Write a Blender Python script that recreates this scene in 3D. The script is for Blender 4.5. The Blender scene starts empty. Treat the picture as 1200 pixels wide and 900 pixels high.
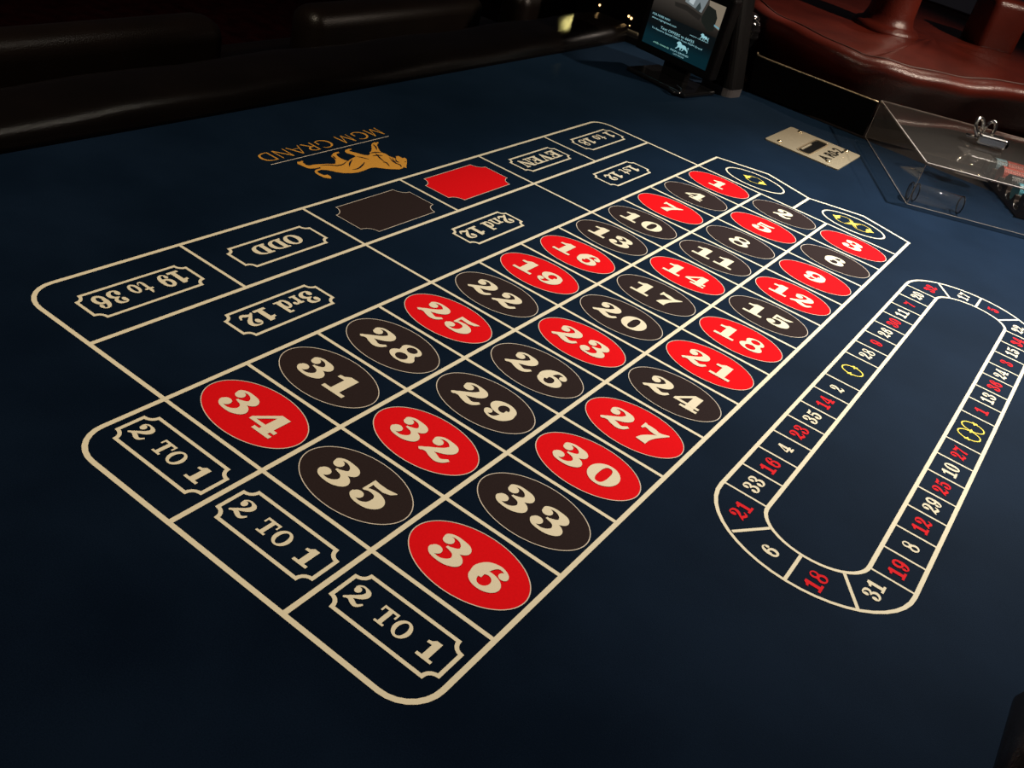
import bpy, bmesh, math, random
from mathutils import Vector, Matrix
from mathutils.geometry import tessellate_polygon
random.seed(7)
SC = bpy.context.scene
COL = SC.collection
TZ = 0.80                       # height of the felt above the floor
S = 0.1                         # length of one number box
A = 0.13069                     # width of one number box

# ------------------------------------------------------------------ camera
cd = bpy.data.cameras.new('camera')
cam = bpy.data.objects.new('camera', cd)
COL.objects.link(cam)
cd.sensor_width = 36.0
cd.lens = 33.715
cd.clip_start = 0.01
RX = Vector((0.7958633, 0.5620215, 0.2252408))
RY = Vector((0.4770068, -0.3528779, -0.8049482))
RZ = Vector((-0.3729157, 0.7480702, -0.5489307))
M = Matrix.Identity(4)
for i in range(3):
    M[i][0] = RX[i]
    M[i][1] = -RY[i]
    M[i][2] = -RZ[i]
M.translation = Vector((0.587142, -1.683989, 0.57802 + TZ))
cam.matrix_world = M
SC.camera = cam

# ------------------------------------------------------------------ light and exposure
W = bpy.data.worlds.new('world')
SC.world = W
W.use_nodes = True
W.node_tree.nodes['Background'].inputs[0].default_value = (0.055, 0.05, 0.06, 1)
W.node_tree.nodes['Background'].inputs[1].default_value = 0.10
SC.view_settings.view_transform = 'Standard'
SC.view_settings.look = 'None'
SC.view_settings.gamma = 1.0
SC.view_settings.exposure = 0.0


def spot(name, loc, target, power, color, angle, blend, radius):
    l = bpy.data.lights.new(name, 'SPOT')
    l.energy = power
    l.color = color
    l.spot_size = math.radians(angle)
    l.spot_blend = blend
    l.shadow_soft_size = radius
    o = bpy.data.objects.new(name, l)
    COL.objects.link(o)
    o.location = Vector(loc) + Vector((0, 0, TZ))
    d = Vector(target) - Vector(loc)
    o.rotation_euler = d.to_track_quat('-Z', 'Y').to_euler()
    return o


spot('table_lamp', (-0.25, -2.1, 2.5), (-0.14, -0.92, 0.0), 222.0, (1.0, 0.84, 0.63), 58, 1.0, 0.06)
spot('wheel_lamp', (0.75, 0.80, 1.30), (0.63, 0.00, 0.0), 340.0, (0.98, 0.94, 0.88), 62, 1.0, 0.04)
spot('cover_lamp', (1.40, 1.10, 1.50), (-0.12, 0.92, 0.10), 130.0, (1.0, 0.82, 0.66), 56, 0.9, 0.04)
spot('rim_highlight_fill', (0.16, 1.80, 1.60), (0.06, 0.80, 0.15), 44.0, (1.0, 0.80, 0.62), 27, 0.8, 0.03)  # unseen spot added to put a highlight on the cover rim
spot('corner_glint_fill', (-1.20, 1.59, 0.34), (-0.600, 0.560, 0.037), 3.2, (1.0, 0.86, 0.30), 6.5, 0.3, 0.01)  # narrow unseen spot added for the yellow glint on the armrest end
spot('rail_highlight_fill', (-0.24, -0.08, 1.75), (-0.56, -0.95, 0.03), 9.0, (1.0, 0.90, 0.76), 44, 1.0, 0.03)  # small unseen spot added for the highlight along the left armrest
spot('felt_patch_fill', (0.30, 2.20, 1.60), (-0.375, 0.54, 0.0), 150.0, (1.0, 0.84, 0.72), 8.0, 0.5, 0.03)  # narrow unseen spot added to brighten the felt in the far corner


# ------------------------------------------------------------------ materials
def new_mat(name):
    m = bpy.data.materials.new(name)
    m.use_nodes = True
    nt = m.node_tree
    return m, nt, nt.nodes['Principled BSDF']


def principled(name, color, rough=0.5, metal=0.0, spec=0.5, noise=0.0, scale=40.0, bump=0.0, bscale=200.0,
               sheen=0.0, sheen_tint=None, coat=0.0):
    m, nt, b = new_mat(name)
    b.inputs['Base Color'].default_value = (*color, 1)
    b.inputs['Roughness'].default_value = rough
    b.inputs['Metallic'].default_value = metal
    b.inputs['Specular IOR Level'].default_value = spec
    if coat:
        b.inputs['Coat Weight'].default_value = coat
        b.inputs['Coat Roughness'].default_value = 0.12
    if sheen:
        b.inputs['Sheen Weight'].default_value = sheen
        b.inputs['Sheen Roughness'].default_value = 0.45
        if sheen_tint:
            b.inputs['Sheen Tint'].default_value = (*sheen_tint, 1)
    tc = nt.nodes.new('ShaderNodeTexCoord')
    if noise:
        n = nt.nodes.new('ShaderNodeTexNoise')
        n.inputs['Scale'].default_value = scale
        n.inputs['Detail'].default_value = 4
        nt.links.new(tc.outputs['Object'], n.inputs['Vector'])
        r = nt.nodes.new('ShaderNodeValToRGB')
        r.color_ramp.elements[0].position = 0.3
        r.color_ramp.elements[1].position = 0.7
        r.color_ramp.elements[0].color = (*[c * (1 - noise) for c in color], 1)
        r.color_ramp.elements[1].color = (*[min(1, c * (1 + noise)) for c in color], 1)
        nt.links.new(n.outputs['Fac'], r.inputs['Fac'])
        nt.links.new(r.outputs['Color'], b.inputs['Base Color'])
    if bump:
        n2 = nt.nodes.new('ShaderNodeTexNoise')
        n2.inputs['Scale'].default_value = bscale
        n2.inputs['Detail'].default_value = 3
        nt.links.new(tc.outputs['Object'], n2.inputs['Vector'])
        bp = nt.nodes.new('ShaderNodeBump')
        bp.inputs['Strength'].default_value = bump
        bp.inputs['Distance'].default_value = 0.002
        nt.links.new(n2.outputs['Fac'], bp.inputs['Height'])
        nt.links.new(bp.outputs['Normal'], b.inputs['Normal'])
    return m


def leather_mat(name, color, rough, coat=0.0, bump=0.5, mottled=0.25, wrinkle=0.0, spec=0.5):
    m, nt, b = new_mat(name)
    tc = nt.nodes.new('ShaderNodeTexCoord')
    n = nt.nodes.new('ShaderNodeTexNoise')
    n.inputs['Scale'].default_value = 9
    n.inputs['Detail'].default_value = 5
    r = nt.nodes.new('ShaderNodeValToRGB')
    r.color_ramp.elements[0].position = 0.3
    r.color_ramp.elements[1].position = 0.72
    r.color_ramp.elements[0].color = (*[c * (1 - mottled) for c in color], 1)
    r.color_ramp.elements[1].color = (*[c * (1 + mottled) for c in color], 1)
    v = nt.nodes.new('ShaderNodeTexVoronoi')
    v.inputs['Scale'].default_value = 420
    w = nt.nodes.new('ShaderNodeTexNoise')
    w.inputs['Scale'].default_value = 26
    w.inputs['Detail'].default_value = 3
    add = nt.nodes.new('ShaderNodeMath')
    add.operation = 'MULTIPLY_ADD'
    add.inputs[1].default_value = wrinkle
    bp = nt.nodes.new('ShaderNodeBump')
    bp.inputs['Strength'].default_value = bump
    bp.inputs['Distance'].default_value = 0.0012
    for k in (n, v, w):
        nt.links.new(tc.outputs['Object'], k.inputs['Vector'])
    nt.links.new(n.outputs['Fac'], r.inputs['Fac'])
    nt.links.new(r.outputs['Color'], b.inputs['Base Color'])
    nt.links.new(w.outputs['Fac'], add.inputs[0])
    nt.links.new(v.outputs['Distance'], add.inputs[2])
    nt.links.new(add.outputs[0], bp.inputs['Height'])
    nt.links.new(bp.outputs['Normal'], b.inputs['Normal'])
    b.inputs['Roughness'].default_value = rough
    b.inputs['Specular IOR Level'].default_value = spec
    b.inputs['Coat Weight'].default_value = coat
    b.inputs['Coat Roughness'].default_value = 0.25
    return m


def felt_mat():
    m, nt, b = new_mat('blue_felt')
    tc = nt.nodes.new('ShaderNodeTexCoord')
    big = nt.nodes.new('ShaderNodeTexNoise')
    big.inputs['Scale'].default_value = 6
    big.inputs['Detail'].default_value = 6
    fine = nt.nodes.new('ShaderNodeTexNoise')
    fine.inputs['Scale'].default_value = 900
    fine.inputs['Detail'].default_value = 2
    mix = nt.nodes.new('ShaderNodeMath')
    mix.operation = 'MULTIPLY_ADD'
    mix.inputs[1].default_value = 0.55
    r = nt.nodes.new('ShaderNodeValToRGB')
    r.color_ramp.elements[0].position = 0.62
    r.color_ramp.elements[1].position = 0.95
    r.color_ramp.elements[0].color = (0.0012, 0.0031, 0.0092, 1)
    r.color_ramp.elements[1].color = (0.0030, 0.0068, 0.0170, 1)
    bp = nt.nodes.new('ShaderNodeBump')
    bp.inputs['Strength'].default_value = 0.35
    bp.inputs['Distance'].default_value = 0.0006
    nt.links.new(tc.outputs['Object'], big.inputs['Vector'])
    nt.links.new(tc.outputs['Object'], fine.inputs['Vector'])
    nt.links.new(fine.outputs['Fac'], mix.inputs[0])
    nt.links.new(big.outputs['Fac'], mix.inputs[2])
    nt.links.new(mix.outputs[0], r.inputs['Fac'])
    nt.links.new(r.outputs['Color'], b.inputs['Base Color'])
    nt.links.new(fine.outputs['Fac'], bp.inputs['Height'])
    nt.links.new(bp.outputs['Normal'], b.inputs['Normal'])
    b.inputs['Roughness'].default_value = 0.75
    b.inputs['Specular IOR Level'].default_value = 0.03
    b.inputs['Sheen Weight'].default_value = 0.11
    b.inputs['Sheen Roughness'].default_value = 0.5
    b.inputs['Sheen Tint'].default_value = (0.19, 0.53, 1.0, 1)
    b.inputs['Specular Tint'].default_value = (0.55, 0.80, 1.0, 1)
    return m


def acrylic_mat(name, tint, haze=0.035):
    m, nt, b = new_mat(name)
    nt.nodes.remove(b)
    out = nt.nodes['Material Output']
    tr = nt.nodes.new('ShaderNodeBsdfTransparent')
    tr.inputs[0].default_value = (*tint, 1)
    gl = nt.nodes.new('ShaderNodeBsdfGlossy')
    gl.inputs['Roughness'].default_value = 0.04
    gl.inputs[0].default_value = (0.9, 0.88, 0.85, 1)
    fr = nt.nodes.new('ShaderNodeFresnel')
    fr.inputs[0].default_value = 1.4
    mx = nt.nodes.new('ShaderNodeMixShader')
    geo = nt.nodes.new('ShaderNodeNewGeometry')          # reflect at the outer face only
    inv = nt.nodes.new('ShaderNodeMath')
    inv.operation = 'SUBTRACT'
    inv.inputs[0].default_value = 1.0
    nt.links.new(geo.outputs['Backfacing'], inv.inputs[1])
    mul = nt.nodes.new('ShaderNodeMath')
    mul.operation = 'MULTIPLY'
    nt.links.new(fr.outputs[0], mul.inputs[0])
    nt.links.new(inv.outputs[0], mul.inputs[1])
    nt.links.new(mul.outputs[0], mx.inputs[0])
    df = nt.nodes.new('ShaderNodeBsdfDiffuse')          # fine scratches and dust scatter a little light
    df.inputs[0].default_value = (0.6, 0.56, 0.52, 1)
    m2 = nt.nodes.new('ShaderNodeMixShader')
    m2.inputs[0].default_value = haze
    nt.links.new(tr.outputs[0], m2.inputs[1])
    nt.links.new(df.outputs[0], m2.inputs[2])
    nt.links.new(m2.outputs[0], mx.inputs[1])
    nt.links.new(gl.outputs[0], mx.inputs[2])
    nt.links.new(mx.outputs[0], out.inputs[0])
    return m


def emit_mat(name, color, strength):
    m, nt, b = new_mat(name)
    b.inputs['Base Color'].default_value = (0, 0, 0, 1)
    b.inputs['Roughness'].default_value = 0.3
    b.inputs['Emission Color'].default_value = (*color, 1)
    b.inputs['Emission Strength'].default_value = strength
    return m


MF = felt_mat()
M_CREAM = principled('cream_print', (0.72, 0.655, 0.49), 0.9, spec=0.05, noise=0.03, scale=900)
M_OUTL = principled('pale_outline_print', (0.62, 0.55, 0.46), 0.9, spec=0.05)
M_RED = principled('red_print', (0.68, 0.0060, 0.0095), 0.9, spec=0.02, noise=0.05, scale=400)
M_REDN = principled('red_number_print', (0.62, 0.016, 0.022), 0.9, spec=0.05, noise=0.06, scale=400)
M_BLACK = principled('brown_black_print', (0.023, 0.0150, 0.0150), 0.95, spec=0.05, noise=0.15, scale=700)
M_YEL = principled('yellow_print', (0.86, 0.68, 0.11), 0.9, spec=0.05)
M_GOLD = principled('gold_ink_print', (0.60, 0.29, 0.045), 0.8, spec=0.1, noise=0.08, scale=300)
M_INK = principled('dark_ink_print', (0.006, 0.010, 0.02), 0.9, spec=0.05)
M_LEATH = leather_mat('dark_brown_leather', (0.0030, 0.0020, 0.0016), 0.27, coat=0.0, bump=0.2, spec=0.3)
M_CHAIR = leather_mat('chair_leather', (0.0055, 0.0032, 0.0022), 0.36, bump=0.25, spec=0.3)
M_COVER = leather_mat('red_brown_leather', (0.10, 0.0125, 0.0065), 0.30, coat=0.0, bump=0.35, wrinkle=2.5, spec=0.65)
M_STITCH = principled('leather_piping', (0.06, 0.015, 0.010), 0.5)
M_WOOD = principled('black_lacquered_wood', (0.006, 0.005, 0.005), 0.35, noise=0.2, scale=20)
M_PLAST = principled('black_plastic', (0.004, 0.004, 0.0045), 0.42, spec=0.2)
M_GLOSSBLK = principled('glossy_black_plastic', (0.008, 0.008, 0.009), 0.12, coat=0.5)
M_PLATE = principled('brushed_brass_plate', (0.34, 0.30, 0.21), 0.48, metal=0.55, noise=0.06, scale=200, bump=0.1, bscale=600)
M_SCREW = principled('bright_screw', (0.85, 0.70, 0.45), 0.22, metal=1.0)
M_CHROME = principled('chrome', (0.78, 0.75, 0.70), 0.16, metal=1.0)
M_BRASS = principled('brass_trim', (0.55, 0.44, 0.28), 0.35, metal=0.8)
M_GUARD = principled('matt_black_guard', (0.0025, 0.0025, 0.0028), 0.55, spec=0.08)
M_HOLE = principled('slot_dark', (0.003, 0.003, 0.003), 0.8, spec=0.05)
M_ACR = acrylic_mat('clear_acrylic', (0.98, 0.97, 0.955), 0.014)
M_ACRB = acrylic_mat('scratched_acrylic', (0.97, 0.95, 0.92), 0.05)
M_EDGE = principled('acrylic_polished_edge', (0.30, 0.27, 0.25), 0.3, noise=0.25, scale=60)
M_CARPET = principled('dark_red_carpet', (0.035, 0.005, 0.006), 0.95, spec=0.05, noise=0.5, scale=14, bump=0.4, bscale=500)


# ------------------------------------------------------------------ object helpers
def link(name, mesh, mat=None, parent=None, loc=(0, 0, 0), rot=0.0, label=None, smooth=False):
    o = bpy.data.objects.new(name, mesh)
    COL.objects.link(o)
    if mat is not None and len(mesh.materials) == 0:
        for m in (mat if isinstance(mat, (list, tuple)) else [mat]):
            mesh.materials.append(m)
    if smooth:
        for p in mesh.polygons:
            p.use_smooth = True
    if parent:
        o.parent = parent
    o.location = loc
    o.rotation_euler = (0, 0, rot)
    if label:
        o['label'] = label
    return o


def thing(name, label, cat, loc=(0, 0, 0), rot=0.0, group=None):
    o = bpy.data.objects.new(name, None)
    o.empty_display_size = 0.05
    COL.objects.link(o)
    o.location = (loc[0], loc[1], loc[2])
    o.rotation_euler = (0, 0, rot)
    o['label'] = label
    o['category'] = cat
    if group:
        o['group'] = group
    return o


def copy_tree(src, loc, rot, label):
    c = src.copy()
    COL.objects.link(c)
    c.location = loc
    c.rotation_euler = (0, 0, rot)
    c['label'] = label
    for ch in list(src.children):
        d = ch.copy()
        COL.objects.link(d)
        d.parent = c
        for g in list(ch.children):
            e = g.copy()
            COL.objects.link(e)
            e.parent = d
    return c


def mesh_of(bm, name='mesh'):
    me = bpy.data.meshes.new(name)
    bmesh.ops.recalc_face_normals(bm, faces=bm.faces)
    bm.to_mesh(me)
    bm.free()
    return me


def box_into(bm, c, s, rz=0.0, bevel=0.0, seg=2):
    r = bmesh.ops.create_cube(bm, size=1.0, matrix=Matrix.Translation(c) @ Matrix.Rotation(rz, 4, 'Z') @ Matrix.Diagonal((*s, 1)))
    if bevel:
        es = list({e for v in r['verts'] for e in v.link_edges})
        bmesh.ops.bevel(bm, geom=es, offset=bevel, segments=seg, profile=0.5, affect='EDGES')


def box(c, s, rz=0.0, bevel=0.0, seg=2):
    bm = bmesh.new()
    box_into(bm, c, s, rz, bevel, seg)
    return mesh_of(bm)


def lathe_into(bm, prof, c=(0, 0, 0), n=28, axis='Z', sx=1.0, sy=1.0):
    rings = []
    for r, z in prof:
        ring = []
        for k in range(n):
            a = 2 * math.pi * k / n
            p = Vector((r * math.cos(a) * sx, r * math.sin(a) * sy, z))
            if axis == 'X':
                p = Vector((p.z, p.x, p.y))
            elif axis == 'Y':
                p = Vector((p.x, p.z, p.y))
            ring.append(bm.verts.new(p + Vector(c)))
        rings.append(ring)
    for a, b in zip(rings, rings[1:]):
        for k in range(n):
            bm.faces.new((a[k], a[(k + 1) % n], b[(k + 1) % n], b[k]))
    if prof[0][0] > 1e-5:
        bm.faces.new(rings[0][::-1])
    if prof[-1][0] > 1e-5:
        bm.faces.new(rings[-1])


def lathe(prof, c=(0, 0, 0), n=28, axis='Z', sx=1.0, sy=1.0):
    bm = bmesh.new()
    lathe_into(bm, prof, c, n, axis, sx, sy)
    bmesh.ops.remove_doubles(bm, verts=bm.verts, dist=1e-6)
    return mesh_of(bm)


def tube_into(bm, pts, r, n=10, closed=False):
    pts = [Vector(p) for p in pts]
    m = len(pts)
    rings = []
    up = Vector((0, 0, 1))
    for i in range(m):
        if closed:
            t = pts[(i + 1) % m] - pts[i - 1]
        else:
            t = pts[min(i + 1, m - 1)] - pts[max(i - 1, 0)]
        t.normalize()
        ref = up if abs(t.dot(up)) < 0.95 else Vector((1, 0, 0))
        a = t.cross(ref).normalized()
        b = t.cross(a)
        rr = r[i] if isinstance(r, (list, tuple)) else r
        rings.append([bm.verts.new(pts[i] + a * rr * math.cos(2 * math.pi * k / n) + b * rr * math.sin(2 * math.pi * k / n)) for k in range(n)])
    for i in range(m if closed else m - 1):
        p, q = rings[i], rings[(i + 1) % m]
        for k in range(n):
            bm.faces.new((p[k], p[(k + 1) % n], q[(k + 1) % n], q[k]))
    if not closed:
        bm.faces.new(rings[0][::-1])
        bm.faces.new(rings[-1])


def tube(pts, r, n=10, closed=False):
    bm = bmesh.new()
    tube_into(bm, pts, r, n, closed)
    return mesh_of(bm)


def catmull(P, k=6, closed=False):
    n = len(P)
    out = []
    rng = range(n) if closed else range(n - 1)
    for i in rng:
        if closed:
            p0, p1, p2, p3 = P[i - 1], P[i], P[(i + 1) % n], P[(i + 2) % n]
        else:
            p1, p2 = P[i], P[i + 1]
            p0 = P[i - 1] if i > 0 else tuple(2 * a - b for a, b in zip(p1, p2))
            p3 = P[i + 2] if i + 2 < n else tuple(2 * a - b for a, b in zip(p2, p1))
        for j in range(k):
            t = j / k
            out.append(tuple(0.5 * (2 * b + (c - a) * t + (2 * a - 5 * b + 4 * c - d) * t * t + (3 * b - a - 3 * c + d) * t ** 3)
                             for a, b, c, d in zip(p0, p1, p2, p3)))
    if not closed:
        out.append(tuple(P[-1]))
    return out


# ------------------------------------------------------------------ flat print shapes
class Flat:
    """2D shapes gathered into one flat mesh (print on cloth)."""
    weight = 1.0

    def __init__(self):
        self.v = []
        self.f = []
        self.z = []

    def layer(self):
        """each shape of one print lies a hair above the one before it"""
        n = math.floor(max(self.z)) + 1 if self.z else 0
        m = len(self.v) - len(self.z)
        self.z += [n + (0.9 * (i // 2) / m if m > 12 else 0) for i in range(m)]

    def poly(self, pts):
        o = len(self.v)
        self.v += [tuple(p[:2]) for p in pts]
        for t in tessellate_polygon([[Vector((p[0], p[1], 0)) for p in pts]]):
            self.f.append(tuple(o + i for i in t))
        self.layer()

    def rect(self, x0, y0, x1, y1):
        self.poly([(x0, y0), (x1, y0), (x1, y1), (x0, y1)])

    def strip(self, pts, w=None, closed=False):
        n = len(pts)
        o = len(self.v)
        for i, p in enumerate(pts):
            ww = w if w is not None else p[2]
            if closed:
                a, b = pts[i - 1], pts[(i + 1) % n]
            else:
                a, b = pts[max(i - 1, 0)], pts[min(i + 1, n - 1)]
            d1 = Vector((p[0] - a[0], p[1] - a[1]))
            d2 = Vector((b[0] - p[0], b[1] - p[1]))
            if d1.length < 1e-9:
                d1 = d2
            if d2.length < 1e-9:
                d2 = d1
            d1.normalize()
            d2.normalize()
            t = (d1 + d2)
            if t.length < 1e-6:
                t = d1
            t.normalize()
            c = max(0.35, t.dot(d1))
            nx, ny = -t.y * ww / 2 / c, t.x * ww / 2 / c
            self.v += [(p[0] + nx, p[1] + ny), (p[0] - nx, p[1] - ny)]
        for i in range(n if closed else n - 1):
            j = (i + 1) % n
            self.f.append((o + 2 * i, o + 2 * i + 1, o + 2 * j + 1, o + 2 * j))
        self.layer()

    def stroke(self, *P, k=6):
        self.strip([(x, y, w * Flat.weight) for x, y, w in catmull(P, k)])

    def disc(self, cx, cy, rx, ry=None, n=24):
        ry = ry or rx
        o = len(self.v)
        self.v.append((cx, cy))
        self.v += [(cx + rx * math.cos(2 * math.pi * i / n), cy + ry * math.sin(2 * math.pi * i / n)) for i in range(n)]
        self.f += [(o, o + 1 + i, o + 1 + (i + 1) % n) for i in range(n)]
        self.layer()

    def ring(self, cx, cy, rx, ry, ix, iy, n=40, icx=None, icy=None, ex=2.0, tilt=0.0):
        icx = cx if icx is None else icx
        icy = cy if icy is None else icy
        o = len(self.v)

        def se(a, r1, r2):
            c, s = math.cos(a), math.sin(a)
            e = 2.0 / ex
            return r1 * math.copysign(abs(c) ** e, c), r2 * math.copysign(abs(s) ** e, s)
        for i in range(n):
            a = 2 * math.pi * i / n
            x, y = rx * math.cos(a), ry * math.sin(a)
            u, w = se(a, ix, iy)
            u += tilt * w
            self.v += [(cx + x, cy + y), (icx + u, icy + w)]
        for i in range(n):
            j = (i + 1) % n
            self.f.append((o + 2 * i, o + 2 * j, o + 2 * j + 1, o + 2 * i + 1))
        self.layer()

    def add(self, other, sx=1.0, sy=1.0, dx=0.0, dy=0.0, rot=False):
        o = len(self.v)
        self.v += [((-x if rot else x) * sx + dx, (-y if rot else y) * sy + dy) for x, y in other.v]
        self.f += [tuple(o + i for i in f) for f in other.f]
        self.z += list(other.z)

    def bounds(self):
        xs = [p[0] for p in self.v]
        ys = [p[1] for p in self.v]
        return min(xs), min(ys), max(xs), max(ys)

    def mesh(self, name='print', mats=None):
        me = bpy.data.meshes.new(name)
        me.from_pydata([(x, y, 0.00004 * k) for (x, y), k in zip(self.v, self.z)], [], self.f)
        bm = bmesh.new()
        bm.from_mesh(me)
        for f in bm.faces:
            if f.normal.z < 0:
                f.normal_flip()
        bm.to_mesh(me)
        bm.free()
        return me


def fat_digit(ch):
    g = Flat()
    if ch == '0':
        g.ring(.45, .5, .46, .52, .155, .40, ex=2.6, tilt=0.0)
        w = .90
    elif ch == '1':
        g.poly([(.30, .06), (.62, .06), (.62, 1.0), (.36, 1.0), (.30, .94)])
        g.rect(.06, 0, .84, .145)
        g.poly([(.31, .72), (.31, .96), (.36, 1.0), (.33, 1.0), (.20, .86), (.05, .83), (.05, .70)])
        w = .86
    elif ch == '2':
        g.disc(.22, .70, .155)
        g.stroke((.075, .72, .04), (.10, .84, .09), (.24, .95, .10), (.44, .955, .12), (.64, .86, .25), (.69, .72, .31), (.60, .55, .28),
                 (.40, .38, .20), (.20, .23, .13), (.07, .06, .10))
        g.stroke((.03, .06, .10), (.12, .14, .14), (.28, .19, .20), (.46, .13, .24), (.64, .07, .21), (.78, .12, .16), (.90, .29, .10))
        w = .92
    elif ch == '3':
        g.disc(.20, .75, .145)
        g.stroke((.065, .77, .04), (.10, .88, .09), (.25, .965, .10), (.44, .955, .13), (.62, .87, .25), (.68, .74, .28), (.58, .61, .17), (.36, .535, .07))
        g.stroke((.30, .535, .07), (.55, .50, .15), (.70, .39, .27), (.735, .25, .30), (.60, .10, .21), (.40, .035, .12), (.18, .07, .11), (.06, .18, .08), (.03, .28, .03))
        g.disc(.185, .255, .155)
        w = .90
    elif ch == '4':
        g.poly([(.50, 1.0), (.80, 1.0), (.80, .05), (.50, .05)])
        g.poly([(.50, 1.0), (.02, .36), (.02, .25), (.12, .30), (.52, .83), (.56, .95)])
        g.rect(.02, .23, .94, .36)
        g.rect(.34, 0, .96, .13)
        w = .98
    elif ch == '5':
        g.poly([(.14, 1.0), (.30, .975), (.55, .97), (.80, 1.03), (.84, 1.02), (.74, .86), (.55, .78), (.30, .80), (.22, .82), (.22, .50), (.13, .50)])
        g.stroke((.15, .50, .05), (.30, .60, .11), (.52, .60, .18), (.68, .47, .31), (.71, .30, .34), (.60, .12, .24), (.40, .035, .12), (.20, .06, .11), (.06, .16, .08), (.03, .28, .03))
        g.disc(.19, .25, .15)
        w = .90
    elif ch in '69':
        h = Flat()
        h.ring(.49, .325, .41, .335, .165, .20, icx=.47, icy=.33)
        h.stroke((.23, .33, .30), (.215, .55, .33), (.31, .80, .27), (.48, .945, .13), (.64, .945, .09), (.78, .86, .08), (.84, .74, .04))
        h.disc(.735, .765, .125)
        if ch == '6':
            g.add(h)
        else:
            g.add(h, dx=.90, dy=1.0, rot=True)
        w = .92
    elif ch == '7':
        g.poly([(.05, 1.02), (.05, .70), (.10, .68), (.16, .80), (.14, 1.0)])
        g.stroke((.07, .86, .14), (.22, .88, .19), (.40, .84, .24), (.58, .80, .20), (.74, .87, .13), (.90, 1.0, .06))
        g.stroke((.88, .98, .06), (.72, .74, .10), (.54, .50, .20), (.42, .25, .30), (.38, .02, .36))
        w = .90
    elif ch == '8':
        g.ring(.45, .75, .345, .26, .175, .165, icx=.46, icy=.77)
        g.ring(.45, .27, .43, .295, .20, .19, icx=.44, icy=.255)
        g.poly([(.14, .62), (.40, .48), (.70, .60), (.80, .42), (.50, .52), (.20, .40)])
        w = .90
    return g, w


def slab_letter(ch):
    g = Flat()
    R = g.rect
    if ch == 'T':
        R(.32, .05, .58, .95)
        R(.0, .87, .90, 1)
        R(0, .66, .11, 1)
        R(.79, .66, .90, 1)
        R(.16, 0, .74, .12)
        w = .90
    elif ch == 'O':
        g.ring(.47, .5, .47, .52, .20, .40)
        w = .94
    elif ch == 'E':
        R(.10, .05, .36, .95)
        R(0, .88, .82, 1)
        R(0, 0, .82, .12)
        R(.36, .44, .60, .56)
        R(.54, .34, .64, .66)
        R(.71, .66, .82, 1)
        R(.71, 0, .82, .34)
        w = .84
    elif ch == 'V':
        g.poly([(.10, .95), (.38, .95), (.60, .25), (.50, 0), (.44, 0)])
        g.poly([(.72, .95), (.83, .95), (.52, 0), (.46, .05)])
        R(0, .88, .48, 1)
        R(.62, .88, .96, 1)
        w = .96
    elif ch == 'N':
        R(.12, .05, .23, .95)
        R(.74, 0, .85, .95)
        g.poly([(.10, 1.0), (.36, 1.0), (.85, .12), (.85, 0), (.72, 0)])
        R(0, .88, .25, 1)
        R(0, 0, .36, .12)
        R(.62, .88, .97, 1)
        w = .97
    elif ch == 'D':
        R(.10, .05, .36, .95)
        R(0, .88, .40, 1)
        R(0, 0, .40, .12)
        g.stroke((.34, .94, .12), (.55, .92, .15), (.75, .76, .25), (.81, .5, .29), (.75, .24, .25), (.55, .08, .15), (.34, .06, .12))
        w = .96
    elif ch == 'o':
        g.ring(.34, .34, .34, .36, .13, .26)
        w = .68
    elif ch == 't':
        R(.18, .12, .38, .86)
        g.poly([(.18, .68), (.38, .68), (.38, .96), (.30, .96)])
        R(0, .57, .56, .68)
        g.stroke((.28, .20, .20), (.32, .08, .17), (.44, .035, .09), (.56, .10, .07), (.60, .22, .05))
        w = .62
    elif ch == 'n':
        R(.08, 0, .29, .66)
        g.stroke((.20, .46, .06), (.34, .60, .12), (.52, .62, .16), (.64, .50, .20), (.655, .30, .21), (.655, .0, .21))
        R(0, 0, .38, .10)
        R(.48, 0, .86, .10)
        R(0, .57, .29, .68)
        w = .86
    elif ch == 'd':
        g.ring(.31, .34, .31, .36, .11, .25)
        R(.48, 0, .70, 1)
        R(.34, .89, .70, 1)
        R(.48, 0, .84, .10)
        w = .84
    elif ch == 'r':
        R(.08, 0, .29, .66)
        R(0, 0, .44, .10)
        R(0, .57, .29, .68)
        g.stroke((.24, .42, .06), (.34, .58, .12), (.48, .64, .12), (.60, .58, .08))
        g.disc(.54, .54, .11)
        w = .66
    elif ch == 's':
        g.stroke((.53, .50, .05), (.42, .63, .10), (.24, .62, .13), (.14, .51, .17), (.28, .39, .20), (.46, .28, .21), (.51, .15, .17), (.36, .05, .11), (.20, .05, .09), (.08, .18, .05))
        R(.48, .44, .56, .69)
        R(.03, 0, .11, .25)
        w = .60
    return g, w


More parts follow.
